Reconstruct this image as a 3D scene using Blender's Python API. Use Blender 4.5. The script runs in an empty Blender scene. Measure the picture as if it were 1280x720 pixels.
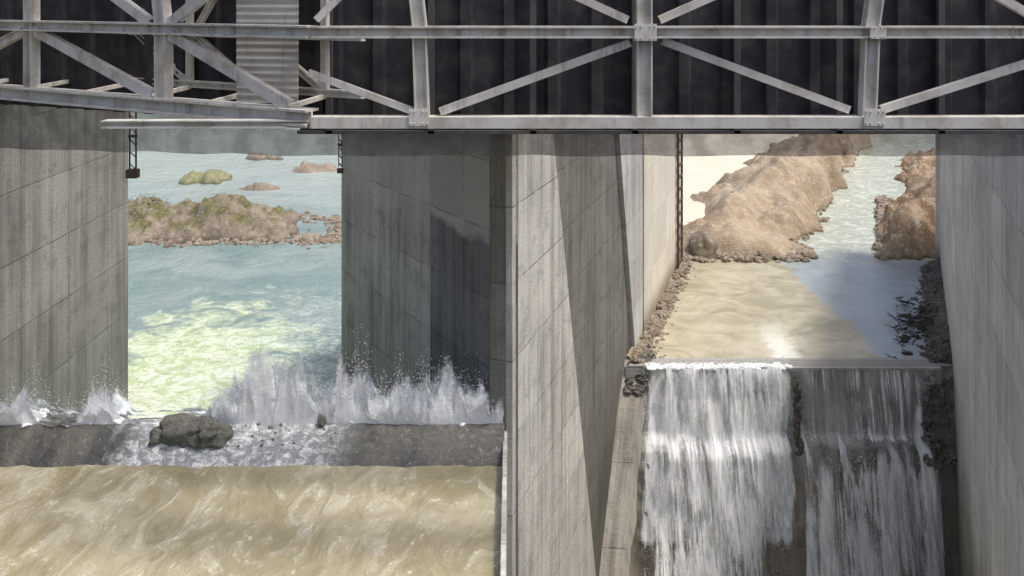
import bpy, math, random
from mathutils import Vector, noise
random.seed(7)
S=bpy.context.scene
R=random.random
def U(a,b): return a+(b-a)*random.random()
def fbm(x,y,z=0,o=5): 
    return noise.fractal(Vector((x,y,z)),1.0,2.0,o)
# ---------------------------------------------------------------- helpers
def mesh_obj(name,verts,faces,mat=None,uvs=None,smooth=False,parent=None):
    me=bpy.data.meshes.new(name); me.from_pydata([tuple(v) for v in verts],[],faces); me.update()
    if uvs is not None:
        l=me.uv_layers.new(name="UVMap")
        for p in me.polygons:
            for li in p.loop_indices: l.data[li].uv=uvs[me.loops[li].vertex_index]
    if smooth:
        for p in me.polygons: p.use_smooth=True
    o=bpy.data.objects.new(name,me); S.collection.objects.link(o)
    if mat: me.materials.append(mat)
    if parent: o.parent=parent
    return o
def empty(name):
    o=bpy.data.objects.new(name,None); S.collection.objects.link(o); return o
class NT:
    def __init__(s,name):
        s.m=bpy.data.materials.new(name); s.m.use_nodes=True; s.t=s.m.node_tree
        s.t.nodes.clear(); s.out=s.t.nodes.new('ShaderNodeOutputMaterial')
    def n(s,ty,ins=None,**kw):
        nd=s.t.nodes.new(ty)
        for k,v in kw.items(): setattr(nd,k,v)
        if ins:
            for k,v in ins.items():
                if isinstance(v,bpy.types.NodeSocket): s.t.links.new(v,nd.inputs[k])
                else: nd.inputs[k].default_value=v
        return nd
    def math(s,op,a,b=0.0,c=None,clamp=False):
        ins={0:a,1:b}
        if c is not None: ins[2]=c
        return s.n('ShaderNodeMath',ins,operation=op,use_clamp=clamp).outputs[0]
    def mix(s,f,a,b,blend='MIX'):
        def c(v): return v if isinstance(v,bpy.types.NodeSocket) else (v[0],v[1],v[2],1.0)
        nd=s.n('ShaderNodeMix',None,data_type='RGBA',blend_type=blend)
        for i,v in ((0,f),(6,c(a)),(7,c(b))):
            if isinstance(v,bpy.types.NodeSocket): s.t.links.new(v,nd.inputs[i])
            else: nd.inputs[i].default_value=v
        return nd.outputs[2]
    def step(s,x,lo,hi,a=0.0,b=1.0):
        nd=s.n('ShaderNodeMapRange',{0:x,1:lo,2:hi,3:a,4:b},interpolation_type='SMOOTHSTEP'); return nd.outputs[0]
    def noise(s,vec,scale,detail=5,rough=.55,sc=(1,1,1),dist=0.0,loc=(0,0,0)):
        mp=s.n('ShaderNodeMapping',{'Vector':vec,'Scale':sc,'Location':loc})
        return s.n('ShaderNodeTexNoise',{'Vector':mp.outputs[0],'Scale':scale,'Detail':min(detail,4),'Roughness':rough,'Distortion':dist}).outputs[0]
    def finish(s,col,rough=.8,bump=None,bs=.3,bd=.05,alpha=None,spec=.3,metal=0.0,trans=None):
        p=s.n('ShaderNodeBsdfPrincipled')
        def st(k,v):
            if isinstance(v,bpy.types.NodeSocket): s.t.links.new(v,p.inputs[k])
            elif k=='Base Color': p.inputs[k].default_value=(v[0],v[1],v[2],1)
            else: p.inputs[k].default_value=v
        st('Base Color',col); st('Roughness',rough); st('Specular IOR Level',spec); st('Metallic',metal)
        if bump is not None:
            b=s.n('ShaderNodeBump',{'Height':bump,'Strength':bs,'Distance':bd}); s.t.links.new(b.outputs[0],p.inputs['Normal'])
        if alpha is not None: st('Alpha',alpha)
        s.t.links.new(p.outputs[0],s.out.inputs[0]); return s.m
# ---------------------------------------------------------------- materials
def concrete(name,base,dark,pw=3.2,ph=2.4,streak=.6,bands=(),mort=.6):
    t=NT(name); tc=t.n('ShaderNodeTexCoord'); uv=tc.outputs['UV']
    sx=t.n('ShaderNodeSeparateXYZ',{0:uv}); u,v=sx.outputs[0],sx.outputs[1]
    big=t.noise(uv,.25,5,.6); st=t.noise(uv,1.0,5,.65,sc=(1.6,.07,1)); st2=t.noise(uv,1.0,5,.7,sc=(6,.25,1),loc=(9,3,0))
    fine=t.noise(uv,9,5,.7); blot=t.noise(uv,1.1,5,.65,loc=(4,8,0))
    col=t.mix(t.math('MULTIPLY',t.step(st,.42,.66),streak),base,dark)
    col=t.mix(t.math('MULTIPLY',t.step(st2,.5,.75),streak*.45),col,[c*.6 for c in dark])
    lst=t.noise(uv,1.0,5,.7,sc=(2.6,.12,1),loc=(3,33,0))
    col=t.mix(t.step(lst,.54,.72,0,.6*streak),col,[min(1,c*1.5) for c in base])
    col=t.mix(t.step(big,.35,.7,0,.5),col,[min(1,c*1.35) for c in base])
    col=t.mix(t.step(blot,.50,.66,0,.45*streak),col,dark)
    for ax,thr,soft,amp,c,f in bands:
        a=u if ax=='u' else v
        nn=t.noise(uv,.55,5,.6,sc=(.6,.6,1) if ax=='v' else (1,.25,1),loc=(thr,thr*2,0))
        a2=t.math('ADD',a,t.math('MULTIPLY',t.math('SUBTRACT',nn,.5),amp))
        m=t.step(a2,thr-soft,thr+soft,0 if f>0 else 1,1 if f>0 else 0)
        col=t.mix(t.math('MULTIPLY',m,abs(f)),col,c)
    br=t.n('ShaderNodeTexBrick',{'Vector':uv,'Scale':1.0,'Mortar Size':.03,'Mortar Smooth':.5,'Brick Width':pw,'Row Height':ph,
        'Color1':(1,1,1,1),'Color2':(.78,.78,.78,1),'Mortar':(1,1,1,1)},offset=0.0)
    col=t.mix(.9,col,br.outputs[0],'MULTIPLY')
    mf=t.math('MULTIPLY',br.outputs[1],t.step(t.noise(uv,1.2,3),.38,.62,.1,mort))
    col=t.mix(mf,col,[c*.25 for c in dark])
    col=t.mix(t.step(fine,.3,.75,0,.35),col,[c*.7 for c in dark])
    h=t.math('SUBTRACT',t.math('ADD',fine,t.math('MULTIPLY',st2,.6)),t.math('MULTIPLY',br.outputs[1],1.5))
    return t.finish(col,.85,h,.6,.06,spec=.25)
def rocky(name,c1,c2,c3,scale=1.0,green=None,wet=True):
    t=NT(name); tc=t.n('ShaderNodeTexCoord'); P=tc.outputs['Object']
    a=t.noise(P,.35*scale,5,.65); b=t.noise(P,2.2*scale,5,.7); f=t.noise(P,9*scale,4,.7)
    col=t.mix(t.step(a,.38,.62),c1,c2); col=t.mix(t.step(b,.5,.72),col,c3)
    col=t.mix(t.step(f,.3,.7,.3,0),col,[c*.4 for c in c1])
    z=t.n('ShaderNodeSeparateXYZ',{0:P}).outputs[2]
    if green is not None:
        g=t.math('MULTIPLY',t.step(t.noise(P,.5,5,.7,loc=(5,5,0)),.44,.56),t.step(z,.4,1.1))
        col=t.mix(t.math('MULTIPLY',g,.85),col,t.mix(t.step(b,.4,.6),green,[c*.55 for c in green]))
    if wet: col=t.mix(t.step(t.math('ADD',z,t.math('MULTIPLY',b,.5)),.25,.65,.7,0),col,[c*.3 for c in c1])
    return t.finish(col,.92,t.math('ADD',b,t.math('MULTIPLY',f,.5)),.8,.35,spec=.15)
def steel(name,c,dirt,rough=.5,ds=.5):
    t=NT(name); P=t.n('ShaderNodeTexCoord').outputs['Object']
    a=t.noise(P,1.3,5,.65); b=t.noise(P,.8,5,.7,sc=(3,3,.3)); f=t.noise(P,14,4,.6)
    col=t.mix(t.step(a,.4,.7,0,ds),c,dirt); col=t.mix(t.step(b,.52,.72,0,ds),col,[x*.55 for x in dirt])
    col=t.mix(t.step(f,.55,.8,0,.3),col,dirt)
    return t.finish(col,rough,f,.15,.01,spec=.4,metal=.0)
M_truss=steel('painted_steel',(.72,.70,.66),(.38,.33,.26),.55,.6)
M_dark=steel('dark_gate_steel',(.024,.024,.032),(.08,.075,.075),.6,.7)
M_rib=steel('gate_rib_steel',(.07,.07,.08),(.14,.13,.12),.6,.7)
M_plate=steel('pale_cladding_steel',(.52,.50,.47),(.34,.32,.29),.6)
M_conL=concrete('concrete_weathered_left',(.40,.39,.35),(.18,.18,.165),3.2,2.6,.9,bands=[('v',5,3.5,3,(.12,.14,.13),-.6)])
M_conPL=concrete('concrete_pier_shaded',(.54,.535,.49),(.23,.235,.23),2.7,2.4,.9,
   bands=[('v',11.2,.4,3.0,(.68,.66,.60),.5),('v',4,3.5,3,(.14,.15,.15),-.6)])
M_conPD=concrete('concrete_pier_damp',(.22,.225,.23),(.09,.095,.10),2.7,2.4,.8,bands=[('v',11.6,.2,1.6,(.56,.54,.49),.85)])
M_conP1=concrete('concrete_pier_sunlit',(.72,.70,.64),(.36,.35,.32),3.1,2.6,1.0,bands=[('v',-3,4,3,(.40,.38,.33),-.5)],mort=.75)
M_conP2=concrete('concrete_recess_dark',(.27,.26,.235),(.125,.125,.11),3.1,2.6,.9,bands=[('v',-1,4,3,(.09,.09,.07),-.7)])  # recess face, darker base tone than the panels, with streaks
M_conP4=concrete('concrete_pale_plaster',(.88,.82,.71),(.64,.58,.48),5,3.2,.5,bands=[('v',1.2,.8,1,(.28,.22,.15),-.8)],mort=.2)
M_conR=concrete('concrete_right_wall',(.66,.655,.63),(.39,.39,.38),3.4,2.6,.8,bands=[('v',-4,3,2,(.15,.15,.08),-.8)])
M_conW=concrete('concrete_wet_spillway',(.42,.415,.39),(.15,.15,.14),40,40,1.0,bands=[('v',-4.6,1.2,2,(.24,.20,.14),-.65)])
M_curb=concrete('concrete_spillway_curb',(.46,.43,.38),(.19,.17,.14),30,3,.9)
M_lip=concrete('concrete_crest',(.60,.60,.57),(.30,.30,.28),6,6,.6)

def river_mat():
    t=NT('river_water'); P=t.n('ShaderNodeTexCoord').outputs['Object']
    s=t.n('ShaderNodeSeparateXYZ',{0:P}); x,y=s.outputs[0],s.outputs[1]
    n1=t.noise(P,.12,5,.6,sc=(1,1.6,1),dist=.6); n2=t.noise(P,.33,5,.6,sc=(1,1.2,1),dist=1.4); n3=t.noise(P,.8,5,.7,sc=(1,1.3,1),dist=1.8)
    n4=t.noise(P,3,5,.7,sc=(1,1.7,1),dist=.5)
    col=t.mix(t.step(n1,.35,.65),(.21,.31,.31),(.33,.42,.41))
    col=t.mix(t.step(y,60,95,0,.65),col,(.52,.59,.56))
    def blob(cx,cy,rx,ry):
        dx=t.math('DIVIDE',t.math('SUBTRACT',x,cx),rx); dy=t.math('DIVIDE',t.math('SUBTRACT',y,cy),ry)
        return t.math('SQRT',t.math('ADD',t.math('MULTIPLY',dx,dx),t.math('MULTIPLY',dy,dy)))
    d=t.math('ADD',blob(-18,41,6.5,10.5),t.math('MULTIPLY',t.math('SUBTRACT',n2,.5),2.4))
    m=t.step(d,.5,1.25,1,0)
    col=t.mix(t.math('MULTIPLY',m,.9),col,(.56,.68,.38))
    mixn=t.math('ADD',t.math('MULTIPLY',n3,.7),t.math('MULTIPLY',n4,.3))
    fo=t.math('MULTIPLY',t.step(d,.45,1.25,1,0),t.step(mixn,.40,.60)); col=t.mix(t.math('MULTIPLY',fo,.85),col,(.90,.97,.78))
    d2=t.math('ADD',blob(-10,39,9,14),t.math('MULTIPLY',t.math('SUBTRACT',n2,.5),3.0))
    fo2=t.math('MULTIPLY',t.step(d2,.4,1.5,1,0),t.step(mixn,.44,.64)); col=t.mix(t.math('MULTIPLY',fo2,.6),col,(.78,.87,.85))
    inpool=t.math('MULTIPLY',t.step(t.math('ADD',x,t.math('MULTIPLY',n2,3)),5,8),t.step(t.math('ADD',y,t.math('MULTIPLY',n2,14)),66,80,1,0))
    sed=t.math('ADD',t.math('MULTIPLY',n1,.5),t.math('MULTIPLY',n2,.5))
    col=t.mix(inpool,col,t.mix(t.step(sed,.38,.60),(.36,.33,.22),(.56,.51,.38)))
    st=t.math('ADD',t.math('ABSOLUTE',t.math('SUBTRACT',x,t.math('ADD',15.2,t.math('MULTIPLY',t.math('SUBTRACT',y,44),.12)))),t.math('MULTIPLY',t.math('SUBTRACT',n3,.5),1.6))
    stm=t.math('MULTIPLY',t.step(st,.3,1.2,1,0),t.step(y,46,51,1,0)); col=t.mix(t.math('MULTIPLY',stm,.75),col,(.90,.89,.82))  # white reflection streak painted into the pool colour near the crest
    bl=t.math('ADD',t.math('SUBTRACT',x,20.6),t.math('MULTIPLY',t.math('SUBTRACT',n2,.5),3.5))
    blm=t.math('MULTIPLY',t.step(bl,-.3,.5),t.step(y,62,68,1,0)); col=t.mix(t.math('MULTIPLY',blm,.9),col,t.mix(n2,(.24,.30,.36),(.42,.48,.52)))  # blue-grey reflection painted into the pool colour on the right
    gr=t.math('MULTIPLY',t.step(x,12,20),t.step(t.math('ADD',y,t.math('MULTIPLY',n2,12)),64,74))
    col=t.mix(t.math('MULTIPLY',gr,.85),col,t.mix(t.step(n3,.45,.65),(.46,.50,.40),(.76,.78,.70)))  # greenish-white glare of the channel, painted as water colour
    h=t.math('ADD',t.math('MULTIPLY',n2,1.6),t.math('ADD',t.math('MULTIPLY',n3,.7),t.math('MULTIPLY',n4,.25)))
    ba=t.step(x,4,9,.8,.28)
    p=t.finish(col,.12,h,.5,.3,spec=.5)
    bn=[q for q in t.t.nodes if q.type=='BUMP'][0]; t.t.links.new(ba,bn.inputs['Strength'])
    return p
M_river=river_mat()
def brown_mat():
    t=NT('silty_water'); P=t.n('ShaderNodeTexCoord').outputs['Object']
    mp=t.n('ShaderNodeMapping',{'Vector':P,'Rotation':(0,0,.12)}).outputs[0]
    n1=t.noise(mp,.2,5,.6,sc=(1,.8,1),dist=1.0); n2=t.noise(mp,.8,5,.64,sc=(1.1,.6,1),dist=1.8); n3=t.noise(P,4,5,.72,sc=(1.1,.8,1),dist=1.2)
    col=t.mix(t.step(n1,.35,.65),(.37,.325,.20),(.53,.48,.34)); col=t.mix(t.step(n2,.50,.68,0,.5),col,(.68,.64,.51))
    col=t.mix(t.math('MULTIPLY',t.step(n3,.54,.66,0,.6),t.step(n2,.46,.6)),col,(.84,.82,.74)); col=t.mix(t.step(n2,.47,.35,0,.45),col,(.27,.24,.13))
    h=t.math('ADD',t.math('MULTIPLY',n2,1.2),t.math('MULTIPLY',n3,.5))
    return t.finish(col,.14,h,.6,.15,spec=.5)
M_brown=brown_mat()
def sill_mat():
    t=NT('water_over_sill'); P=t.n('ShaderNodeTexCoord').outputs['Object']
    sx=t.n('ShaderNodeSeparateXYZ',{0:P}); x=sx.outputs[0]
    n1=t.noise(P,.9,5,.65,sc=(1,.5,.5)); n2=t.noise(P,3.4,5,.75,sc=(1.0,1.4,1.4),dist=.8)
    col=t.mix(t.step(n1,.35,.65),(.075,.076,.073),(.15,.145,.125))
    xx=t.math('ADD',x,t.math('MULTIPLY',t.math('SUBTRACT',n1,.5),3.0))
    mk=t.math('MULTIPLY',t.step(xx,-13.8,-12.0),t.step(xx,-7.2,-4.8,1,0))
    col=t.mix(t.math('MULTIPLY',mk,.55),col,(.46,.48,.50))
    f=t.math('MULTIPLY',mk,t.step(t.math('ADD',n2,t.math('MULTIPLY',n1,.5)),.66,.92))
    col=t.mix(f,col,(.88,.90,.91)); col=t.mix(t.step(n2,.6,.78,0,.3),col,(.4,.4,.38))
    return t.finish(col,.25,n2,.8,.10,spec=.5)
M_sill=sill_mat()
def veil_mat(name,thr,soft,sx=3.0,sy=.16,seed=0,bright=.95,amax=1.0):
    t=NT(name); uv=t.n('ShaderNodeTexCoord').outputs['UV']
    n1=t.noise(uv,1,5,.7,sc=(sx,sy,1),loc=(seed,seed,0),dist=.4); n2=t.noise(uv,1,5,.75,sc=(sx*3,sy*6,1),loc=(seed*2,1,0),dist=.3)
    n3=t.noise(uv,.45,3,.55,loc=(seed,7,0)); n4=t.noise(uv,16,2,.7,loc=(seed,2,0))
    v=t.math('ADD',t.math('ADD',t.math('MULTIPLY',n1,.44),t.math('MULTIPLY',n2,.26)),t.math('ADD',t.math('MULTIPLY',n3,.30),t.math('MULTIPLY',n4,.14)))
    at=t.n('ShaderNodeAttribute',attribute_name='dens').outputs['Fac']
    v=t.math('ADD',v,t.math('MULTIPLY',t.math('SUBTRACT',at,1),.35))
    a=t.step(v,thr-soft,thr+soft,0,amax)
    col=t.mix(t.step(n2,.35,.65),(.68*bright,.72*bright,.75*bright),(bright,bright,bright))
    return t.finish(col,.6,n2,.5,.08,alpha=a,spec=.2)
def foam_mat():
    t=NT('white_spray'); P=t.n('ShaderNodeTexCoord').outputs['Object']
    n=t.noise(P,3,3,.7); return t.finish(t.mix(n,(.82,.86,.88),(.96,.97,.97)),.7,spec=.2)
M_foam=foam_mat()
def splash_mat():
    t=NT('splash_sheet'); uv=t.n('ShaderNodeTexCoord').outputs['UV']
    v=t.n('ShaderNodeAttribute',attribute_name='dens').outputs['Fac']
    n=t.noise(uv,1,5,.70,sc=(2.0,1.3,1),dist=.8); n2=t.noise(uv,1,5,.8,sc=(9,6,1),dist=.4)
    q=t.math('ADD',t.math('MULTIPLY',n,.55),t.math('MULTIPLY',n2,.45))
    a=t.step(t.math('SUBTRACT',q,t.math('MULTIPLY',t.math('MULTIPLY',v,v),.42)),.12,.42)
    return t.finish(t.mix(t.step(n,.35,.6),(.76,.80,.83),(.97,.98,.99)),.6,n2,.4,.1,alpha=a,spec=.2)
M_splash=splash_mat()
M_mound=rocky('excavated_earth',(.41,.32,.225),(.56,.46,.35),(.66,.57,.46),.7)
M_mound2=rocky('red_earth_rubble',(.38,.26,.165),(.50,.39,.28),(.70,.67,.61),1.0)
M_island=rocky('island_rock_scrub',(.31,.255,.20),(.43,.37,.30),(.52,.47,.41),1.2,green=(.27,.26,.12))
M_grass=rocky('islet_grass',(.32,.34,.18),(.43,.41,.27),(.50,.46,.35),1.2)
M_rock=rocky('wet_rock',(.22,.22,.19),(.32,.31,.28),(.42,.41,.37),2.0,wet=False)
M_rubble=rocky('dark_rubble',(.15,.14,.125),(.25,.23,.20),(.40,.36,.31),1.5,wet=False)
M_boulder=rocky('sandstone_boulder',(.38,.31,.24),(.48,.41,.33),(.56,.50,.43),1.5,wet=False)
M_ground=rocky('ground_soil',(.30,.25,.17),(.22,.21,.11),(.36,.31,.22),.05,wet=False)
M_iron=steel('rusty_iron',(.08,.06,.05),(.16,.09,.05),.8)
M_wood=steel('driftwood_bark',(.05,.045,.04),(.12,.10,.085),.9)
def sand():
    t=NT('pale_sand'); P=t.n('ShaderNodeTexCoord').outputs['Object']
    n=t.noise(P,.3,5,.6); f=t.noise(P,4,5,.6)
    return t.finish(t.mix(n,(.60,.545,.44),(.74,.69,.59)),.95,f,.4,.1,spec=.1)
M_sand=sand()
# ---------------------------------------------------------------- generic builders
def wall(name,a,b,z0,z1,mat,thick=0.0,side=1,parent=None,top_shift=None):
    a=Vector(a);b=Vector(b);d=(b-a);L=d.length;d/=L;nrm=Vector((-d.y,d.x))*side
    vs=[];uv=[];fs=[]
    def quad(p,ql,uvl):
        i=len(vs); vs.extend(p); uv.extend(uvl); fs.append((i,i+1,i+2,i+3))
    def V(p,z): return (p.x,p.y,z)
    a2=a+nrm*thick;b2=b+nrm*thick
    quad([V(a,z0),V(b,z0),V(b,z1),V(a,z1)],0,[(0,z0),(L,z0),(L,z1),(0,z1)])
    quad([V(b2,z0),V(a2,z0),V(a2,z1),V(b2,z1)],0,[(0,z0),(L,z0),(L,z1),(0,z1)])
    quad([V(a2,z0),V(a,z0),V(a,z1),V(a2,z1)],0,[(0,z0),(thick,z0),(thick,z1),(0,z1)])
    quad([V(b,z0),V(b2,z0),V(b2,z1),V(b,z1)],0,[(0,z0),(thick,z0),(thick,z1),(0,z1)])
    quad([V(a,z1),V(b,z1),V(b2,z1),V(a2,z1)],0,[(0,0),(L,0),(L,thick),(0,thick)])
    return mesh_obj(name,vs,fs,mat,uv,parent=parent)
def slab(name,quad2,off,mat,parent=None):
    q=[Vector(p) for p in quad2]; o=Vector(off); f=[p+o for p in q]
    d=Vector((q[1].x-q[0].x,q[1].y-q[0].y)).normalized()
    vs=f+q; uv=[((Vector((p.x,p.y)).dot(d)),p.z) for p in vs]
    vs2=[];uv2=[];fs=[]
    for idx in ((0,1,2,3),(0,4,5,1),(1,5,6,2),(2,6,7,3),(3,7,4,0)):
        i=len(vs2); fs.append((i,i+1,i+2,i+3))
        for k,j in enumerate(idx): vs2.append(vs[j]); uv2.append((uv[j][0]+(0.1 if j>3 else 0),uv[j][1]))
    return mesh_obj(name,vs2,fs,mat,uv2,parent=parent)
class MB:
    def __init__(s): s.v=[];s.f=[]
    def box(s,c,ax,ay,az):
        c=Vector(c); i=len(s.v)
        for dx,dy,dz in ((-1,-1,-1),(1,-1,-1),(1,1,-1),(-1,1,-1),(-1,-1,1),(1,-1,1),(1,1,1),(-1,1,1)):
            s.v.append(c+ax*dx+ay*dy+az*dz)
        for f in ((0,3,2,1),(4,5,6,7),(0,1,5,4),(1,2,6,5),(2,3,7,6),(3,0,4,7)): s.f.append(tuple(i+k for k in f))
    def beam(s,a,b,w=.32,d=.3,th=.035,sect='H',up=None):
        a=Vector(a);b=Vector(b);t=(b-a);L=t.length;t/=L
        fwd=Vector((0,1,0)) if up is None else Vector(up)
        h=t.cross(fwd).normalized(); fw=h.cross(t).normalized(); c=(a+b)/2
        if sect=='H':
            s.box(c,t*L/2,fw*th/2,h*(w/2-th))
            s.box(c+h*(w/2-th/2),t*L/2,fw*d/2,h*th/2); s.box(c-h*(w/2-th/2),t*L/2,fw*d/2,h*th/2)
        elif sect=='C':
            s.box(c-fw*(d/2-th/2),t*L/2,fw*th/2,h*(w/2))
            s.box(c+h*(w/2-th/2)+fw*th/2,t*L/2,fw*(d/2-th/2-.001),h*th/2); s.box(c-h*(w/2-th/2)+fw*th/2,t*L/2,fw*(d/2-th/2-.001),h*th/2)
        else:
            s.box(c,t*L/2,fw*d/2,h*w/2)
    def rod(s,a,b,r0,r1=None,n=5):
        a=Vector(a);b=Vector(b);r1=r0 if r1 is None else r1
        t=(b-a).normalized(); h=t.orthogonal().normalized(); k=t.cross(h); i=len(s.v)
        for p,r in((a,r0),(b,r1)):
            for j in range(n):
                q=2*math.pi*j/n; s.v.append(p+(h*math.cos(q)+k*math.sin(q))*r)
        for j in range(n): s.f.append((i+j,i+(j+1)%n,i+n+(j+1)%n,i+n+j))
    def obj(s,name,mat,parent=None,smooth=False): return mesh_obj(name,s.v,s.f,mat,parent=parent,smooth=smooth)
import bmesh
def ico(sub):
    bm=bmesh.new(); bmesh.ops.create_icosphere(bm,subdivisions=sub,radius=1.0)
    v=[x.co.copy() for x in bm.verts]; f=[tuple(q.index for q in p.verts) for p in bm.faces]; bm.free(); return v,f
ICO={k:ico(k) for k in (1,2,3,4)}
def add_rock(mb,c,r,sub=2,rough=.35,seed=None,fr=1.3):
    seed=U(0,100) if seed is None else seed; v,f=ICO[sub]; i=len(mb.v); rot=U(0,6)
    for p in v:
        n=noise.noise(p*fr+Vector((seed,0,0)))*rough*1.4+noise.noise(p*fr*3+Vector((seed,5,0)))*rough*.5
        q=p*(1+n); q.x,q.y=q.x*math.cos(rot)-q.y*math.sin(rot),q.x*math.sin(rot)+q.y*math.cos(rot)
        mb.v.append(Vector((c[0]+q.x*r[0],c[1]+q.y*r[1],c[2]+q.z*r[2])))
    for q in f: mb.f.append(tuple(i+k for k in q))
def drops(mb,c,r):
    i=len(mb.v); c=Vector(c); e=U(.7,1.6)
    for d in ((1,0,0),(-1,0,0),(0,1,0),(0,-1,0),(0,0,e),(0,0,-e)): mb.v.append(c+Vector(d)*r)
    for f in ((0,2,4),(2,1,4),(1,3,4),(3,0,4),(2,0,5),(1,2,5),(3,1,5),(0,3,5)): mb.f.append(tuple(i+k for k in f))
# ---------------------------------------------------------------- ground, hills, river
def sm(a,b,x):
    t=max(0,min(1,(x-a)/(b-a))); return t*t*(3-2*t)
xs=[-2500+ i*100 for i in range(23)]+[-290+i*20 for i in range(30)]+[300+i*100 for i in range(23)]
ys=[44.9]+[60+i*15 for i in range(20)]+[400+i*120 for i in range(25)]
vs=[];fs=[]
for y in ys:
    for x in xs:
        e=max(sm(110,190,abs(x)),sm(165,230,y)); h=-1.6+e*(3.4+fbm(x*.02,y*.02)*1.0)
        h+=sm(500,2200,math.hypot(x,y))*(60+70*fbm(x*.0012,y*.0012,3))
        vs.append((x,y,h))
W=len(xs)
for j in range(len(ys)-1):
    for i in range(W-1): fs.append((j*W+i,j*W+i+1,(j+1)*W+i+1,(j+1)*W+i))
mesh_obj('ground',vs,fs,M_ground,smooth=True)
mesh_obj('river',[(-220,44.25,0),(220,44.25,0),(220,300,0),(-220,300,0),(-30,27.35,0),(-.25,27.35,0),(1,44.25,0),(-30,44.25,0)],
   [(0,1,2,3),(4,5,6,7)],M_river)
mesh_obj('embankment',[(-18.9,8,15.9),(-18.9,38,15.9),(-60,44,15.9),(-60,8,15.9),(-60,60,-1),(-18.9,38.4,-1)],[(0,1,2,3),(1,5,4,2)],M_ground)
mesh_obj('embankment',[(16.6,8,15.6),(25.2,44,15.6),(33.5,60.4,15.6),(70,60,15.6),(70,8,15.6),(70,64,-1),(33.5,61,-1)],[(0,4,3,2,1),(2,3,5,6)],M_ground)

# ---------------------------------------------------------------- retaining walls and pier
o=wall('retaining_wall',(-18.24,26.5),(-18.24,38),-2,17.4,M_conL,thick=.9,side=1)
pier=empty('concrete_pier')
nose=(-.2,27.0)
pd=Vector((-7.9,11)).normalized(); mid=Vector(nose)+pd*5.1
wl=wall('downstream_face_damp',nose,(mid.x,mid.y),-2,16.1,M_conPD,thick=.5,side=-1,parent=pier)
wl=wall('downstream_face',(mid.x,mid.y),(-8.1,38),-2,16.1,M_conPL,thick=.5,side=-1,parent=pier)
def PX(y): return -.2+.375*(y-27)
dr=Vector((.375,1)).normalized(); nr=Vector((dr.y,-dr.x,0))
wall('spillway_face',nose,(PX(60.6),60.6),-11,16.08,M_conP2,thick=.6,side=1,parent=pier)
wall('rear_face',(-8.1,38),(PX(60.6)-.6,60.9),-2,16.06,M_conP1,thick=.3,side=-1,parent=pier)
mesh_obj('pier_top',[(-.2,27.2,16.0),(PX(60.6)-.2,60.5,16.0),(-7.9,38,16.0)],[(0,1,2)],M_lip,[(0,0),(30,0),(0,12)],parent=pier)
def pw(y,z): return (PX(y),y,z)
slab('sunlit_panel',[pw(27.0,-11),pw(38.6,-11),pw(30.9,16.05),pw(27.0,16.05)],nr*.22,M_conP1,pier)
slab('mid_panel',[pw(46.5,-3),pw(47.6,-3),pw(47.6,15.9),pw(41.0,15.9)],nr*.25,M_conR,pier)
slab('pale_panel',[pw(47.7,-2),pw(60.6,-2),pw(60.6,15.9),pw(47.7,15.9)],nr*.32,M_conP4,pier)
rw=empty('retaining_wall.001')
wall('near_wall',(15.3,23.9),(24.2,44),-11,16.1,M_conR,thick=1.2,side=-1,parent=rw)
wall('far_wall',(24.2,44),(32.4,60.6),-3,16.08,M_conR,thick=1.2,side=-1,parent=rw)
wall('end_pilaster',(32.1,60.62),(32.6,61.6),-2,16.0,M_conP4,thick=1.0,side=-1,parent=rw)

lad=MB()
b0=Vector(pw(58.6,0))+nr*.5; b1=Vector(pw(60.3,0))+nr*.5
for b in(b0,b1): lad.beam(b+Vector((0,0,.2)),b+Vector((0,0,14)),.16,.12,sect='B')
z=.6
while z<14: lad.beam(b0+Vector((0,0,z)),b1+Vector((0,0,z)),.15,.10,sect='B',up=(0,0,1)); z+=.9
lad.obj('iron_ladder',M_iron)

# ---------------------------------------------------------------- forebay, sill, divider
nx,ny=220,120; vs=[];fs=[]
for j in range(ny+1):
    for i in range(nx+1):
        x=-18.2+17.9*i/nx; y=9+17.2*j/ny
        vs.append((x,y,5.0+.06*fbm(x*.45,y*.4,0)+.03*fbm(x*1.6+.6*y,y*1.1,4)))
for j in range(ny):
    for i in range(nx): a=j*(nx+1)+i; fs.append((a,a+1,a+nx+2,a+nx+1))
mesh_obj('silty_forebay_water',vs,fs,M_brown,smooth=True)
prof=[(25.4,4.6),(25.8,5.03),(26.1,5.3),(26.5,5.55),(26.9,5.72),(27.3,5.72),(27.7,5.3),(28.1,3.3),(28.3,-1)]
vs=[];fs=[];n=260
for i in range(n+1):
    x=-18.2+17.95*i/n
    for y,zz in prof: vs.append((x,y+.08*fbm(x*.7,zz),zz+.05*fbm(x*1.1,y*2,2)))
m=len(prof)
for i in range(n):
    for j in range(m-1): a=i*m+j; fs.append((a,a+m,a+m+1,a+1))
mesh_obj('weir_sill',vs,fs,M_sill,smooth=True)
wall('divider_wall',(-.30,9),(-.30,27.2),-11,5.45,M_conP1,thick=.14,side=-1)
rk=MB()
add_rock(rk,(-10.8,26.6,5.62),(.95,.5,.52),4,.30,3,1.5); add_rock(rk,(-10.0,26.55,5.55),(.7,.45,.45),4,.35,8,2.0)
add_rock(rk,(-11.65,26.55,5.5),(.4,.35,.3),3,.4,5)
rk.obj('rock_pile',M_rock,smooth=True)
rk=MB()
for i in range(30):
    y=U(26.2,26.9); r=U(.02,.08); add_rock(rk,(U(-9.6,-5.8),y,5.18+(y-25.8)*.5),(r,r,r*.7),2,.4)
add_rock(rk,(-6.4,26.9,5.85),(.13,.12,.18),3,.5)
rk.obj('scattered_stones',M_rock,smooth=True)
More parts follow.
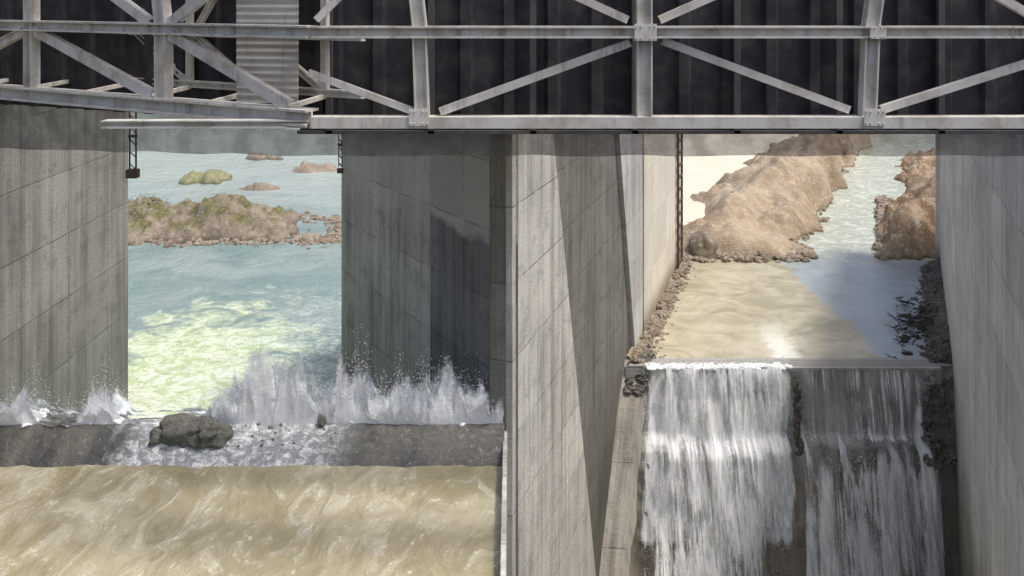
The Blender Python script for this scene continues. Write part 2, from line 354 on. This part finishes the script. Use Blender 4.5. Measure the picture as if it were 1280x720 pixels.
def env(x):
    px=640+x*1000/27.5
    pts=[(0,.7),(20,.8),(35,1.1),(60,.3),(100,.3),(125,1.3),(145,.9),(165,.15),(200,.15),(255,.3),(285,1.4),(305,2.1),(345,2.4),(385,2.0),(410,1.4),(430,2.1),(455,1.7),(475,1.0),(505,1.7),(530,1.3),(565,1.9),(590,1.3),(615,1.1),(640,.6)]
    for (a,h),(b,g) in zip(pts,pts[1:]):
        if a<=px<=b: return h+(g-h)*(px-a)/(b-a)
    return .6
vs=[];fs=[];uv=[];den=[]
for L in range(5):
    y0=26.95+L*.3; n=520; rows=8; base=len(vs)
    for i in range(n+1):
        x=-18.2+17.9*i/n
        sp=abs(noise.noise(Vector((x*1.5,L*7.3,0))))*1.5+.7*abs(noise.noise(Vector((x*4.0,L*3.1,5))))+.25*max(0,noise.noise(Vector((x*11,L,9))))
        h=env(x)*(.42+.85*sp)
        for j in range(rows+1):
            v=j/rows
            vs.append((x+.3*v*noise.noise(Vector((x*2,L,v*2))),y0+.3*v*noise.noise(Vector((x*1.3,L+.5,v)))-.15*v,5.6-L*.02+h*v)); uv.append((x+L*3.7,h*v+L*2.1)); den.append(v)
    for i in range(n):
        for j in range(rows): a=base+i*(rows+1)+j; fs.append((a,a+rows+1,a+rows+2,a+1))
spl=empty('water_splash')
o=mesh_obj('spray_sheets',vs,fs,M_splash,uv,smooth=True,parent=spl)
at=o.data.attributes.new('dens','FLOAT','POINT'); at.data.foreach_set('value',den)
mb=MB()
for i in range(9500):
    x=U(-18,-.5)+random.gauss(0,.1); 
    if R()>env(x)/1.6+.12: continue
    h=env(x)*(.6+.9*abs(noise.noise(Vector((x*1.5,7.3,0))))+.5*abs(noise.noise(Vector((x*4.0,3,5)))))
    zz=5.7+h*min(1.4,abs(random.gauss(.6,.35))); 
    drops(mb,(x,U(26.9,28.4),zz),U(.005,.016))
mb.obj('droplets',M_foam,spl)
mb=MB()
for i in range(170):
    x=U(-18,-.5)
    if env(x)<.5: continue
    add_rock(mb,(x,U(27.1,27.8),5.70),(U(.12,.3),U(.1,.25),U(.05,.14)*env(x)),2,.6)
mb.obj('foam_crest',M_foam,spl,smooth=True)

# ---------------------------------------------------------------- spillway and waterfall
def yf(z):
    P=[(0,43.6),(-3.2,43.0),(-3.7,42.3),(-10.5,40.7)]
    for (a,ya),(b,yb) in zip(P,P[1:]):
        if b<=z<=a: return ya+(yb-ya)*(z-a)/(b-a)
    return 43.6 if z>0 else 40.7
def xw(y): return 15.3+(y-23.9)*8.9/20.1
spw=empty('spillway')
vs=[];fs=[];uv=[]; n=110; m=70
for i in range(n+1):
    for j in range(m+1):
        z=-10.5*j/m; y=yf(z); x0=PX(y)-.3; x1=xw(y)+.3; x=x0+(x1-x0)*i/n
        bx=.22*fbm(x*.8,z*.5,1)+.07*fbm(x*3,z*2,4)
        vs.append((x,y+bx,z+.05)); uv.append((x,z))
for i in range(n):
    for j in range(m): a=i*(m+1)+j; fs.append((a,a+1,a+m+2,a+m+1))
mesh_obj('spillway_face',vs,fs,M_conW,uv,smooth=True,parent=spw)
slab('crest_sill',[(PX(44),43.55,-.5),(24.1,43.55,-.5),(24.1,43.55,.06),(PX(44),43.55,.06)],(0,-.05,0),M_conW,spw)
slab('crest_top',[(PX(44)+.2,44.5,.05),(PX(44)+.2,43.5,.05),(24,43.5,.05),(24,44.5,.05)],(0,0,.03),M_conW,spw)
slab('crest_beam',[(14.9,43.4,-.04),(23.2,43.4,-.04),(23.2,43.4,.12),(14.9,43.4,.12)],(0,-.12,0),M_lip,spw)
vs=[];uv=[]
for k in range(25):
    q=k/24; y=44.3-7.1*q; z=0
    P=[(44.3,.25),(42.6,-1.6),(40.2,-5.6),(37.2,-10.6)]
    for (a,za),(b,zb) in zip(P,P[1:]):
        if b-1e-6<=y<=a+1e-6: z=za+(zb-za)*(a-y)/(a-b)
    for dx,dz in((-.1,.05),(.5,.03),(1.1+.25*fbm(y,3),0),(1.35+.3*fbm(y*1.3,5),-1.2)): vs.append((PX(y)+dx,y,z+dz+.1*fbm(y*2,dx*2))); uv.append((dx,-y*1.6))
fs=[]
for j in range(24):
    for i in range(3): a=j*4+i; fs.append((a,a+1,a+5,a+4))
mesh_obj('side_curb',vs,fs,M_curb,uv,parent=spw)
mesh_obj('stilling_pool_water',[(-.1,9,-9.6),(16,9,-9.6),(24,42,-9.6),(5,42,-9.6)],[(0,1,2,3)],M_brown)
fall=empty('waterfall')
VM=[veil_mat('falling_water_dense',.47,.10,1.6,.10,1),veil_mat('falling_water_medium',.545,.07,2.4,.12,5),veil_mat('falling_water_thin',.60,.06,3.0,.07,9),veil_mat('falling_water_film',.52,.14,2.6,.05,3,.85,.4)]
def veil(name,xt,xb,z0,z1,off,mat,throw=.5,seed=0,edge=.18,rag=0.0,var=.25):
    n=90;m=50;vs=[];fs=[];uv=[];den=[]
    for i in range(n+1):
        for j in range(m+1):
            s=i/n; v=j/m; zt=z0+rag*noise.noise(Vector((i*.13,seed,3))); z=zt+(z1-zt)*v
            x=(xt[0]+(xb[0]-xt[0])*v)*(1-s)+(xt[1]+(xb[1]-xt[1])*v)*s
            y=min(yf(z)-off, yf(z0)-off-throw*math.sqrt(v)*1.0 if throw else 99)+.3*noise.noise(Vector((x*1.3,z*.25,seed)))*min(1,off*3)+.1*noise.noise(Vector((x*4,z*.6,seed)))
            vs.append((x,y,z)); uv.append((x,z))
            e=min(1,min(s,1-s)/edge)*min(1,(1-v)/.12+.35)
            if rag: e*=min(1,.2+v*4)
            e+= var*noise.noise(Vector((x*.7,z*.12,seed*3)))
            den.append(e)
    for i in range(n):
        for j in range(m): a=i*(m+1)+j; fs.append((a,a+1,a+m+2,a+m+1))
    o=mesh_obj(name,vs,fs,mat,uv,smooth=True,parent=fall)
    at=o.data.attributes.new('dens','FLOAT','POINT'); at.data.foreach_set('value',den)
veil('main_fall_back',(7.2,15.3),(6.3,14.9),.14,-8.2,.15,VM[0],.5,1,.06)
veil('main_fall_front',(7.6,15.1),(6.6,15.0),.12,-7.6,.45,VM[1],.6,2,.10)
veil('main_fall_mist',(7.0,14.9),(5.6,13.9),-.6,-10.3,.9,VM[1],.7,3,.2,1.0)
veil('gush',(9.6,11.3),(9.0,11.7),-4.1,-10.4,.5,VM[0],.3,5,.25,.8)
veil('film_right',(15.3,22.8),(15.2,22.6),.08,-3.7,.25,VM[3],0,17,.04,0,.5)
veil('trickle_upper',(15.4,22.6),(15.4,22.4),.05,-3.6,.32,VM[2],0,7,.05)
veil('trickle_lower',(15.2,22.7),(14.7,22.2),-3.1,-10.4,.25,VM[1],0,8,.05,2.2,.6)
veil('trickle_lower_front',(15.4,22.5),(14.9,22.0),-3.5,-10.4,.5,VM[2],0,9,.05,2.2,.5)
for a,b,zt in ((19.4,20.5,-3.0),(15.9,16.9,-3.4),(21.4,22.1,-.3)):
    veil('water_jet',(a,b),(a-.9,b-.1),zt,-10.4,.6,VM[0],0,a,.35,.3)
mb=MB()
for i in range(7500):
    q=R()
    if q<.66:
        x=U(7,15.0); z=.1-10*R()**1.1
        if noise.noise(Vector((x*.9,z*.2,4)))<-.08: continue
    else: x=random.choice((20.,16.3,21.6,18.3,18.9,17.2))+random.gauss(0,.5); z=-3.0-7.2*R()
    drops(mb,(x-.08*abs(z)*.7,yf(z)-.3-abs(random.gauss(0,.5)),z+.15),U(.008,.026))
for i in range(1000): 
    x=U(7.5,15); drops(mb,(x,U(43,43.8),.1+abs(random.gauss(0,.22))*(2.4 if abs(x-12.7)<.45 else 1)),U(.01,.028))
mb.obj('spray_droplets',M_foam,fall)
mb=MB()
for i in range(130): 
    x=U(7.4,15.0); add_rock(mb,(x,43.5+U(-.15,.2),.05),(U(.12,.3),U(.12,.25),U(.04,.14)),2,.6)
mb.obj('crest_foam',M_foam,fall,smooth=True)
mb=MB()
for z in range(9): add_rock(mb,(15.15+U(-.12,.12),42.8-z*.06,-.8-z*.4),(U(.10,.22),.25,U(.2,.4)),3,.7)
mb.obj('rock_rib',M_rubble,smooth=True)

# ---------------------------------------------------------------- rubble and driftwood
mb=MB()
for i in range(1000):
    y=U(41.6,60); w=(xw(y) if y<44 else 24.2+(y-44)*.494); d=abs(random.gauss(0,.7)); 
    if y<44: zz=-(44-y)*1.75; r=U(.06,.3); d=U(0,1.6)
    else: zz=max(-.1,.5-.4*d); r=U(.05,.26)
    add_rock(mb,(w-.1-d,y,zz),(r,r*U(.7,1.2),r*U(.5,.8)),2,.55)
mb.obj('rubble',M_rubble)
def strip(name,f,y0,y1,mat,wd,h0):
    vs=[];fs=[];n=140;m=10
    for i in range(n+1):
        y=y0+(y1-y0)*i/n
        for j in range(m+1):
            v=j/m; x=f(y,v*wd*(1+.5*fbm(y*.5,7))); z=h0*(1-v)**1.3-.12+.30*fbm(y*.8,v*3,4)*(1-v*.6)
            if y<44: z-=(44-y)*1.75
            vs.append((x,y,z))
    for i in range(n):
        for j in range(m): a=i*(m+1)+j; fs.append((a,a+1,a+m+2,a+m+1))
    mesh_obj(name,vs,fs,mat,smooth=True)
strip('rubble_bank',lambda y,d:(xw(y) if y<44 else 24.2+(y-44)*.494)+.05-d,41.5,60.5,M_rubble,1.5,.75)
strip('rubble_bank',lambda y,d:PX(y)+.1+d,44.1,60.5,M_mound,1.3,.5)
mb=MB()
for i in range(600):
    y=43.8+17*R()**1.0; d=abs(random.gauss(0,.5)); r=U(.03,.16)
    add_rock(mb,(PX(y)+.45+d,y,max(0,.35-.4*d)),(r,r,r*.7),2,.5)
mb.obj('rubble',M_boulder)
mb=MB()
for i in range(60):
    y=U(43.0,45.4); d=U(0,1.1); r=U(.08,.26); add_rock(mb,(PX(y)+.3+d,y,max(-1.2,(y-44)*1.1) if y<44 else .1),(r,r,r*.6),2,.5)
mb.obj('rubble',M_rubble)
mb=MB()
def branch(p,d,L,r,dep):
    q=p
    for s in range(3):
        d=(d+Vector((U(-.4,.4),U(-.4,.4),U(-.15,.15)))).normalized(); e=q+d*L/3
        mb.rod(q,e,r*(1-s*.25),r*(.75-s*.25)); q=e
        if dep>0:
            for _ in range(2): branch(q,(d+Vector((U(-1,1),U(-1,1),U(-.3,.3)))).normalized(),L*.5,r*.55,dep-1)
for i in range(95):
    y=random.gauss(49.3,2.0); x=.475*y+U(.2,2.6)
    branch(Vector((x,y,U(0,.15)+.12*(x-.475*y))),Vector((U(-1,1),U(-1,1),U(-.1,.25))).normalized(),U(.2,.75),U(.02,.05),1)
for i in range(60):
    y=random.gauss(49.3,2.0); x=.475*y+U(.6,2.6); r=U(.05,.2); add_rock(mb,(x,y,.02),(r*1.6,r,r*.5),2,.6)
mb.obj('driftwood_brush',M_wood)

# ---------------------------------------------------------------- right-bay banks
def seg(p,pts):
    best=(1e9,0)
    for (a,b,h0),(c,d,h1) in zip(pts,pts[1:]):
        dx,dy=c-a,d-b; t=max(0,min(1,((p[0]-a)*dx+(p[1]-b)*dy)/(dx*dx+dy*dy)))
        q=math.hypot(p[0]-a-dx*t,p[1]-b-dy*t)
        if q<best[0]: best=(q,h0+(h1-h0)*t)
    return best
def interp(v,pts):
    if v<=pts[0][0]: return pts[0][1]
    for (a,b),(c,d) in zip(pts,pts[1:]):
        if v<=c: return b+(d-b)*(v-a)/(c-a)
    return pts[-1][1]
def bank(name,x0,x1,y0,y1,st,fn,mat):
    nx=int((x1-x0)/st);ny=int((y1-y0)/st);vs=[];fs=[]
    for j in range(ny+1):
        for i in range(nx+1):
            x=x0+(x1-x0)*i/nx;y=y0+(y1-y0)*j/ny; vs.append((x,y,fn(x,y)))
    W=nx+1
    for j in range(ny):
        for i in range(nx):
            q=(j*W+i,j*W+i+1,(j+1)*W+i+1,(j+1)*W+i)
            if max(vs[k][2] for k in q)>-.45: fs.append(q)
    return mesh_obj(name,vs,fs,mat,smooth=True)
shore=[(60,21.5),(62,22.6),(67,25.0),(74,28.6),(87,35),(105,45),(130,60)]
ridge=[(17.2,65.5,2.0),(20.5,70,3.0),(27,79,3.8),(35,90,3.9),(47,106,3.6),(60,125,3)]
def rdg(x,y,z): return 1-abs(noise.noise(Vector((x,y,z))))*2
def mound(x,y):
    x2=x+2.2*fbm(x*.16,y*.16,7); y2=y+2.2*fbm(x*.16,y*.16,17)
    ins=min(interp(y2,shore)-x2,(y2-61.3)*1.0)
    d,H=seg((x2,y2),ridge)
    w=max(4.4,5.0+(y-64)*.10)
    H*=1+.35*noise.noise(Vector((x*.13,y*.13,3)))
    r=max(0,1-(d/w))**.8*H
    n=fbm(x*.3,y*.3,2,6)*.6+rdg(x*.5,y*.22,5)*.4+fbm(x*1.1,y*1.1,8)*.32+fbm(x*2.6,y*2.6,18)*.12
    return -.6+ (r+n*min(1,.2+r*.6))*sm(-.8,1.6,ins)+sm(-.5,1.2,ins)*.9-2.0*sm(.15,0,r)*sm(68,72,y)
bank('earth_mound',12.7,62,60.8,128,.3,mound,M_mound)
def sandf(x,y):
    return 1.0+.12*fbm(x*.2,y*.2)-2.2*sm(-2.5,0,x-(interp(y,shore)-8))-2.2*sm(0,2.0,65.5-y)
bank('sand_bank',8,60,62.5,128,1.0,sandf,M_sand)
def mound2(x,y):
    ins=min(x-.458*y-.2+1.3*fbm(x*.3,y*.4,27),(y-61.5+1.0*fbm(x*.6,3)))
    H=(1.5+3.0*sm(0,5,ins)+.6*sm(.8,1.2,ins))*sm(-.4,1.0,ins)
    n=fbm(x*.4,y*.4,12,6)*.9+rdg(x*.7,y*.7,6)*.4+fbm(x*1.6,y*1.6,15)*.4
    return -.6+H+(n*sm(0,1.8,ins))-sm(68,80,y)*3.5
bank('earth_mound',26,62,60.5,100,.25,mound2,M_mound2)
mb=MB(); add_rock(mb,(14.9,62.2,.9),(.95,.8,1.25),4,.3,4,1.0); mb.obj('boulder',M_boulder,smooth=True)
mb=MB()
for i in range(520):
    if R()<.6: y=61.5+45*R()**1.4; x=interp(y,shore)+U(-2.2,.5)+1.0*fbm(y*.3,1)
    else: y=U(61.0,63.2); x=U(13.2,22.8)
    r=U(.05,.3)*(1+R()*.4); add_rock(mb,(x,y,U(0,.25)),(r,r,r*.75),2,.5)
for i in range(220):
    y=U(61.5,80); x=.458*y+abs(random.gauss(0,.7)); r=U(.06,.42); add_rock(mb,(x,y,U(0,.35)),(r,r,r*.8),2,.5)
mb.obj('shoreline_stones',M_boulder)

# ---------------------------------------------------------------- left-bay islands
def isle(cx,cy,rx,ry,H,seed,peaks,st,name,mat):
    def fn(x,y):
        dx=(x-cx)/rx; dy=(y-cy)/ry; d=math.hypot(dx,dy)+.6*fbm(x*.2,y*.25,seed)+.12*fbm(x*.9,y*.9,seed+2)
        k=1-sm(.8,1.1,d); h=(1-sm(.5,1.05,d))*H
        for a,b,r,hh in peaks: h+=hh*math.exp(-((x-a)**2+(y-b)**2)/(r*r))*(1-sm(.7,1.05,d))
        return -.5+h+k*(.35+fbm(x*.6,y*.6,seed+3,6)*.7+rdg(x*1.0,y*1.0,seed+5)*.3+fbm(x*2.4,y*2.4,seed+9)*.3)
    return bank(name,cx-rx*1.5,cx+rx*1.5,cy-ry*1.7,cy+ry*1.7,st,fn,mat)
isle(-27,70,13.5,4.8,.5,11,[(-32.5,70.5,2.8,1.9),(-25.6,70.5,3.0,2.3)],.22,'rocky_island',M_island)
isle(-33.5,88.5,2.6,3.2,.5,31,[(-33.5,88,2,.3)],.22,'grassy_islet',M_grass)
isle(-27,84.5,2.6,.9,.5,41,[],.2,'rocky_islet',M_boulder)
isle(-23,94,3.2,1.8,.5,51,[],.25,'rocky_islet',M_boulder)
isle(-31.5,101,3.0,1.5,.5,61,[],.25,'rocky_islet',M_island)
mb=MB()
for i in range(650):
    a=U(0,6.28); rr=1+random.gauss(-.05,.10); x=-26+13*math.cos(a)*rr; y=70+4.6*math.sin(a)*rr; r=U(.06,.34)
    add_rock(mb,(x,y,.03),(r,r,r*.8),2,.5)
for i in range(110): r=U(.05,.28); add_rock(mb,(U(-17.5,-12.5),66.3+random.gauss(0,.7),0),(r,r,r*.7),2,.5)
mb.obj('island_stones',M_boulder)
lv=[];lf=[]
for i in range(150):
    a,b=(-25.6,70.2) if R()<.6 else (-32.5,70.3)
    cx,cy=a+random.gauss(0,1.9),b+random.gauss(0,1.3); hz=.4+2.1*math.exp(-((cx-a)**2+(cy-b)**2)/8)
    for k in range(45):
        p=Vector((cx+random.gauss(0,.28),cy+random.gauss(0,.28),hz+random.gauss(.05,.18))); i0=len(lv)
        d1=Vector((U(-1,1),U(-1,1),U(-1,1)))*.10; d2=Vector((U(-1,1),U(-1,1),U(-1,1)))*.10
        lv+= [p,p+d1,p+d2]; lf.append((i0,i0+1,i0+2))
t=NT('scrub_leaves'); P=t.n('ShaderNodeTexCoord').outputs['Object']
M_leaf=t.finish(t.mix(t.step(t.noise(P,1.5,5,.6),.35,.65),(.12,.12,.045),(.32,.30,.13)),.8,spec=.1)
mesh_obj('scrub_bushes',lv,lf,M_leaf)

# ---------------------------------------------------------------- steel truss bridge
tb=empty('steel_truss_bridge')
ch=MB()
ZB,ZT,ZU=16.96,19.2,21.85
corner=Vector((-5.0,20,0)); le=Vector((-21.6,28.3,0))
def V3(p,z): return Vector((p.x,p.y,z))
rend=Vector((13.6,20,0))
ch.beam(V3(corner,ZB),V3(rend,ZB),.28,.42,.05,sect='C')
ch.beam(V3(corner,ZT),V3(rend,ZT),.30,.38,.05)
ch.beam(V3(corner,ZU),V3(rend,ZU),.30,.38,.05)
ldir=(le-corner).normalized()
ln=Vector((ldir.y,-ldir.x,0)); ln=ln if ln.y>0 else -ln
ch.beam(V3(corner,ZB+.1),V3(le,ZB+.1),.42,.5,.06,sect='H',up=ln); ch.beam(V3(corner,ZT),V3(le,ZT),.32,.4,.05,up=ln); ch.beam(V3(corner,ZU),V3(le,ZU),.3,.4,.05,up=ln)
ch.beam((-10.6,20.8,ZB-.18),(-5,20.1,ZB-.06),.2,.3,.04)
ch.obj('chords',M_truss,tb)
wb=MB()
def T(px,z,dy=0): return Vector(((px-640)*.02,20+dy,z))
for px,w in ((525,.36),(805,.38),(1088,.36)):
    wb.beam(T(px+(3 if px==525 else -4 if px>1000 else 0),ZB+.1),T(px,ZT-.1),w,.3,.04,sect='H'); wb.beam(T(px,ZT+.1),T(px+(-14 if px==525 else 18 if px>1000 else 0),ZU),w,.3,.04,sect='H')
for a,b,w in (((385,18.18),(515,17.22),.17),((550,17.2),(788,18.93),.2),((828,18.98),(1062,17.25),.2),((1102,17.25),(1300,18.5),.2),
              ((545,21.7),(785,19.5),.2),((825,19.5),(1075,21.7),.2),((505,21.7),(395,19.5),.17),((1110,21.7),(1300,19.5),.2)):
    wb.beam(T(a[0],a[1],.06),T(b[0],b[1],.06),w,.16,.035,sect='C')
def LP(px,py,dist=0):
    s=px; return Vector((corner.x+ldir.x*s,corner.y+ldir.y*s,py))+ln*dist
for s in (5.3,):
    wb.beam(LP(s,ZB+.2),LP(s,ZT-.1),.42,.3,.045,sect='H',up=ln); wb.beam(LP(s,ZT+.1),LP(s+.4,ZU),.4,.3,.04,sect='H',up=ln)
wb.beam(LP(.7,ZB+.35),LP(5.0,ZT-.15),.3,.2,.04,sect='C',up=ln); wb.beam(LP(5.7,ZB+.35),LP(11,ZT-.15),.3,.2,.04,sect='C',up=ln)
wb.beam(LP(5.0,ZT+.15),LP(.8,ZU),.28,.2,.04,sect='C',up=ln); wb.beam(LP(5.8,ZT+.15),LP(10.8,ZU),.28,.2,.04,sect='C',up=ln)
wb.beam(LP(11.2,ZB+.2),LP(11.2,ZU),.4,.3,.045,sect='H',up=ln)
wb.beam(LP(16.6,ZB+.3),LP(11.5,ZT-.15),.27,.2,.04,up=ln)
wb.obj('web_members',M_truss,tb)
rb=MB(); D=1.7
rb.beam(LP(-.3,ZB+.5,D),LP(17,ZB+.5,D),.2,.2,.04,up=ln); rb.beam(LP(-.3,ZT-.2,D),LP(17,ZT-.2,D),.2,.2,.04,up=ln); rb.beam(LP(-.3,ZU,D),LP(17,ZU,D),.2,.2,.04,up=ln)
for k in range(6):
    s=1+k*2.6; rb.beam(LP(s,ZB+.5,D),LP(s+2.4,ZT-.2,D),.17,.15,.03,up=ln); rb.beam(LP(s,ZB+.5,D),LP(s,ZU,D),.2,.15,.03,up=ln); rb.beam(LP(s+2.4,ZT-.2,D),LP(s+.2,ZU,D),.17,.15,.03,up=ln)
    rb.beam(LP(s,ZB+.25,0),LP(s,ZB+.4,D),.12,.12,.03,sect='B',up=(0,0,1)); rb.beam(LP(s+1,ZT,0),LP(s-.5,ZT-.1,D),.12,.12,.03,sect='B',up=(0,0,1))
rb.obj('rear_truss',M_truss,tb)
gp=MB()
def gus(px,z,w,h):
    c=T(px,z,-.24); gp.box(c,Vector((w/2,0,0)),Vector((0,.012,0)),Vector((0,0,h/2)))
    for sx in(-.4,-.2,.2,.4):
        for sz in(-.35,.35): gp.box(c+Vector((sx*w,-.02,sz*h)),Vector((.016,0,0)),Vector((0,.015,0)),Vector((0,0,.016)))
gus(525,ZB+.14,.5,.42); gus(1088,ZB+.14,.52,.42); gus(805,ZT,.55,.42)
gus(1092,ZT,.4,.32)
gp.obj('gusset_plates',M_truss,tb)
vs=[];fs=[]
for j in range(49):
    z=17.2+j*.1; o=.02*(j%2)
    vs+= [(-7.55,21.9+o,z),(-5.75,21.55+o,z)]
for j in range(48): fs.append((2*j,2*j+1,2*j+3,2*j+2))
mesh_obj('cladding',vs,fs,M_plate,parent=tb)

# ---------------------------------------------------------------- dark steel gate behind the truss
gt=empty('steel_gate')
def corr(name,a,b,z0,z1,mat,pitch=1.25,dep=.14):
    a=Vector(a);b=Vector(b);L=(b-a).length;d=(b-a)/L;nn=Vector((-d.y,d.x)); nn=nn if nn.y<0 else -nn
    pts=[];s=0;
    while s<L:
        for q,o in((0,0),(.62,0),(.70,1),(.92,1)): pts.append(a+d*(s+q*pitch)+nn*(o*dep))
        s+=pitch
    vs=[];fs=[]
    for i,p in enumerate(pts): 
        vs+=[(p.x,p.y,z0),(p.x,p.y,z1)]
    for i in range(len(pts)-1): fs.append((2*i,2*i+2,2*i+3,2*i+1))
    return mesh_obj(name,vs,fs,mat,parent=gt)
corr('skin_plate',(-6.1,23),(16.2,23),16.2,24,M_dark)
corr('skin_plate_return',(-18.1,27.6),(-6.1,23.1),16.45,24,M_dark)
rib=MB()
for x in (-5.2,-2.3,0.6,3.5,6.4,9.3,12.2,15.0):
    rib.box((x,22.78,20.1),Vector((.09,0,0)),Vector((0,.08,0)),Vector((0,0,3.9)))
for z in (16.24,): rib.box((5.0,22.76,z),Vector((11.1,0,0)),Vector((0,.06,0)),Vector((0,0,.045)))
rib.obj('stiffeners',M_rib,gt)
t=NT('shade_tint'); P=t.n('ShaderNodeTexCoord').outputs['Object']
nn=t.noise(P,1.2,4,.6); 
M_shade=t.finish((.16,.155,.15),.9,alpha=t.step(nn,.3,.7,.55,.75),spec=.1)  # half-clear dark tint painting the dim shade band below the gate
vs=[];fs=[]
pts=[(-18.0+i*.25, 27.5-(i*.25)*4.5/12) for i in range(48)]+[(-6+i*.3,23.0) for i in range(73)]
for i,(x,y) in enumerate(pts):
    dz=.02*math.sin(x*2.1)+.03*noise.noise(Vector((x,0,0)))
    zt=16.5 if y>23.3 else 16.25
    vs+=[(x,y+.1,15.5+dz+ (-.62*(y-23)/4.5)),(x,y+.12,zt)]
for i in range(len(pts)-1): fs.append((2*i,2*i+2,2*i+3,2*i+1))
mesh_obj('shade_strip',vs,fs,M_shade)  # added sheet, stands in for the shade under the gate

def hang(x,y,zt,L,k0=1.0):
    m=MB(); m.rod((x-.1*k0,y,zt),(x-.1*k0,y,zt-L),.03*k0); m.rod((x+.1*k0,y,zt),(x+.1*k0,y,zt-L),.03*k0)
    for k in range(5): m.rod((x-.1*k0,y,zt-L*(k+.5)/5),(x+.1*k0,y,zt-L*(k+1)/5),.018)
    m.box((x,y,zt-L-.12),Vector((.17*k0,0,0)),Vector((0,.12*k0,0)),Vector((0,0,.13*k0))); m.box((x,y-.14*k0,zt-L-.12),Vector((.13*k0,0,0)),Vector((0,.02,0)),Vector((0,0,.09*k0)))
    m.box((x,y,zt-L*.45),Vector((.13*k0,0,0)),Vector((0,.05,0)),Vector((0,0,.04)))
    return m.obj('hanging_lamp',M_iron)
hang(-11.85,25.0,16.6,1.9); hang(-5.0,23.3,16.3,1.15,.5)

# ---------------------------------------------------------------- light, world, camera
EL=65
sd=Vector((.93,-.36,0)).normalized()*math.cos(math.radians(EL)); sd.z=math.sin(math.radians(EL))
L=bpy.data.lights.new('sun','SUN'); L.energy=2.7; L.angle=math.radians(8); L.color=(1,.96,.90)
so=bpy.data.objects.new('sun',L); S.collection.objects.link(so); so.rotation_euler=(-sd).to_track_quat('-Z','Y').to_euler()
w=bpy.data.worlds.new('World'); S.world=w; w.use_nodes=True; nt=w.node_tree
sky=nt.nodes.new('ShaderNodeTexSky'); sky.sky_type='NISHITA'; sky.sun_disc=False; sky.sun_elevation=math.radians(EL); sky.sun_rotation=math.atan2(.93,-.36)
sky.dust_density=5.0; sky.air_density=1.0
bg=nt.nodes['Background']; nt.links.new(sky.outputs[0],bg.inputs[0]); bg.inputs[1].default_value=.15
cam=bpy.data.cameras.new('camera'); co=bpy.data.objects.new('camera',cam); S.collection.objects.link(co); S.camera=co
co.location=(0,0,20); co.rotation_euler=(math.radians(90),0,0); cam.lens=28.125; cam.sensor_width=36; cam.shift_y=-.28125; cam.clip_end=6000
S.view_settings.view_transform='Standard'; S.view_settings.look='None'; S.view_settings.exposure=0
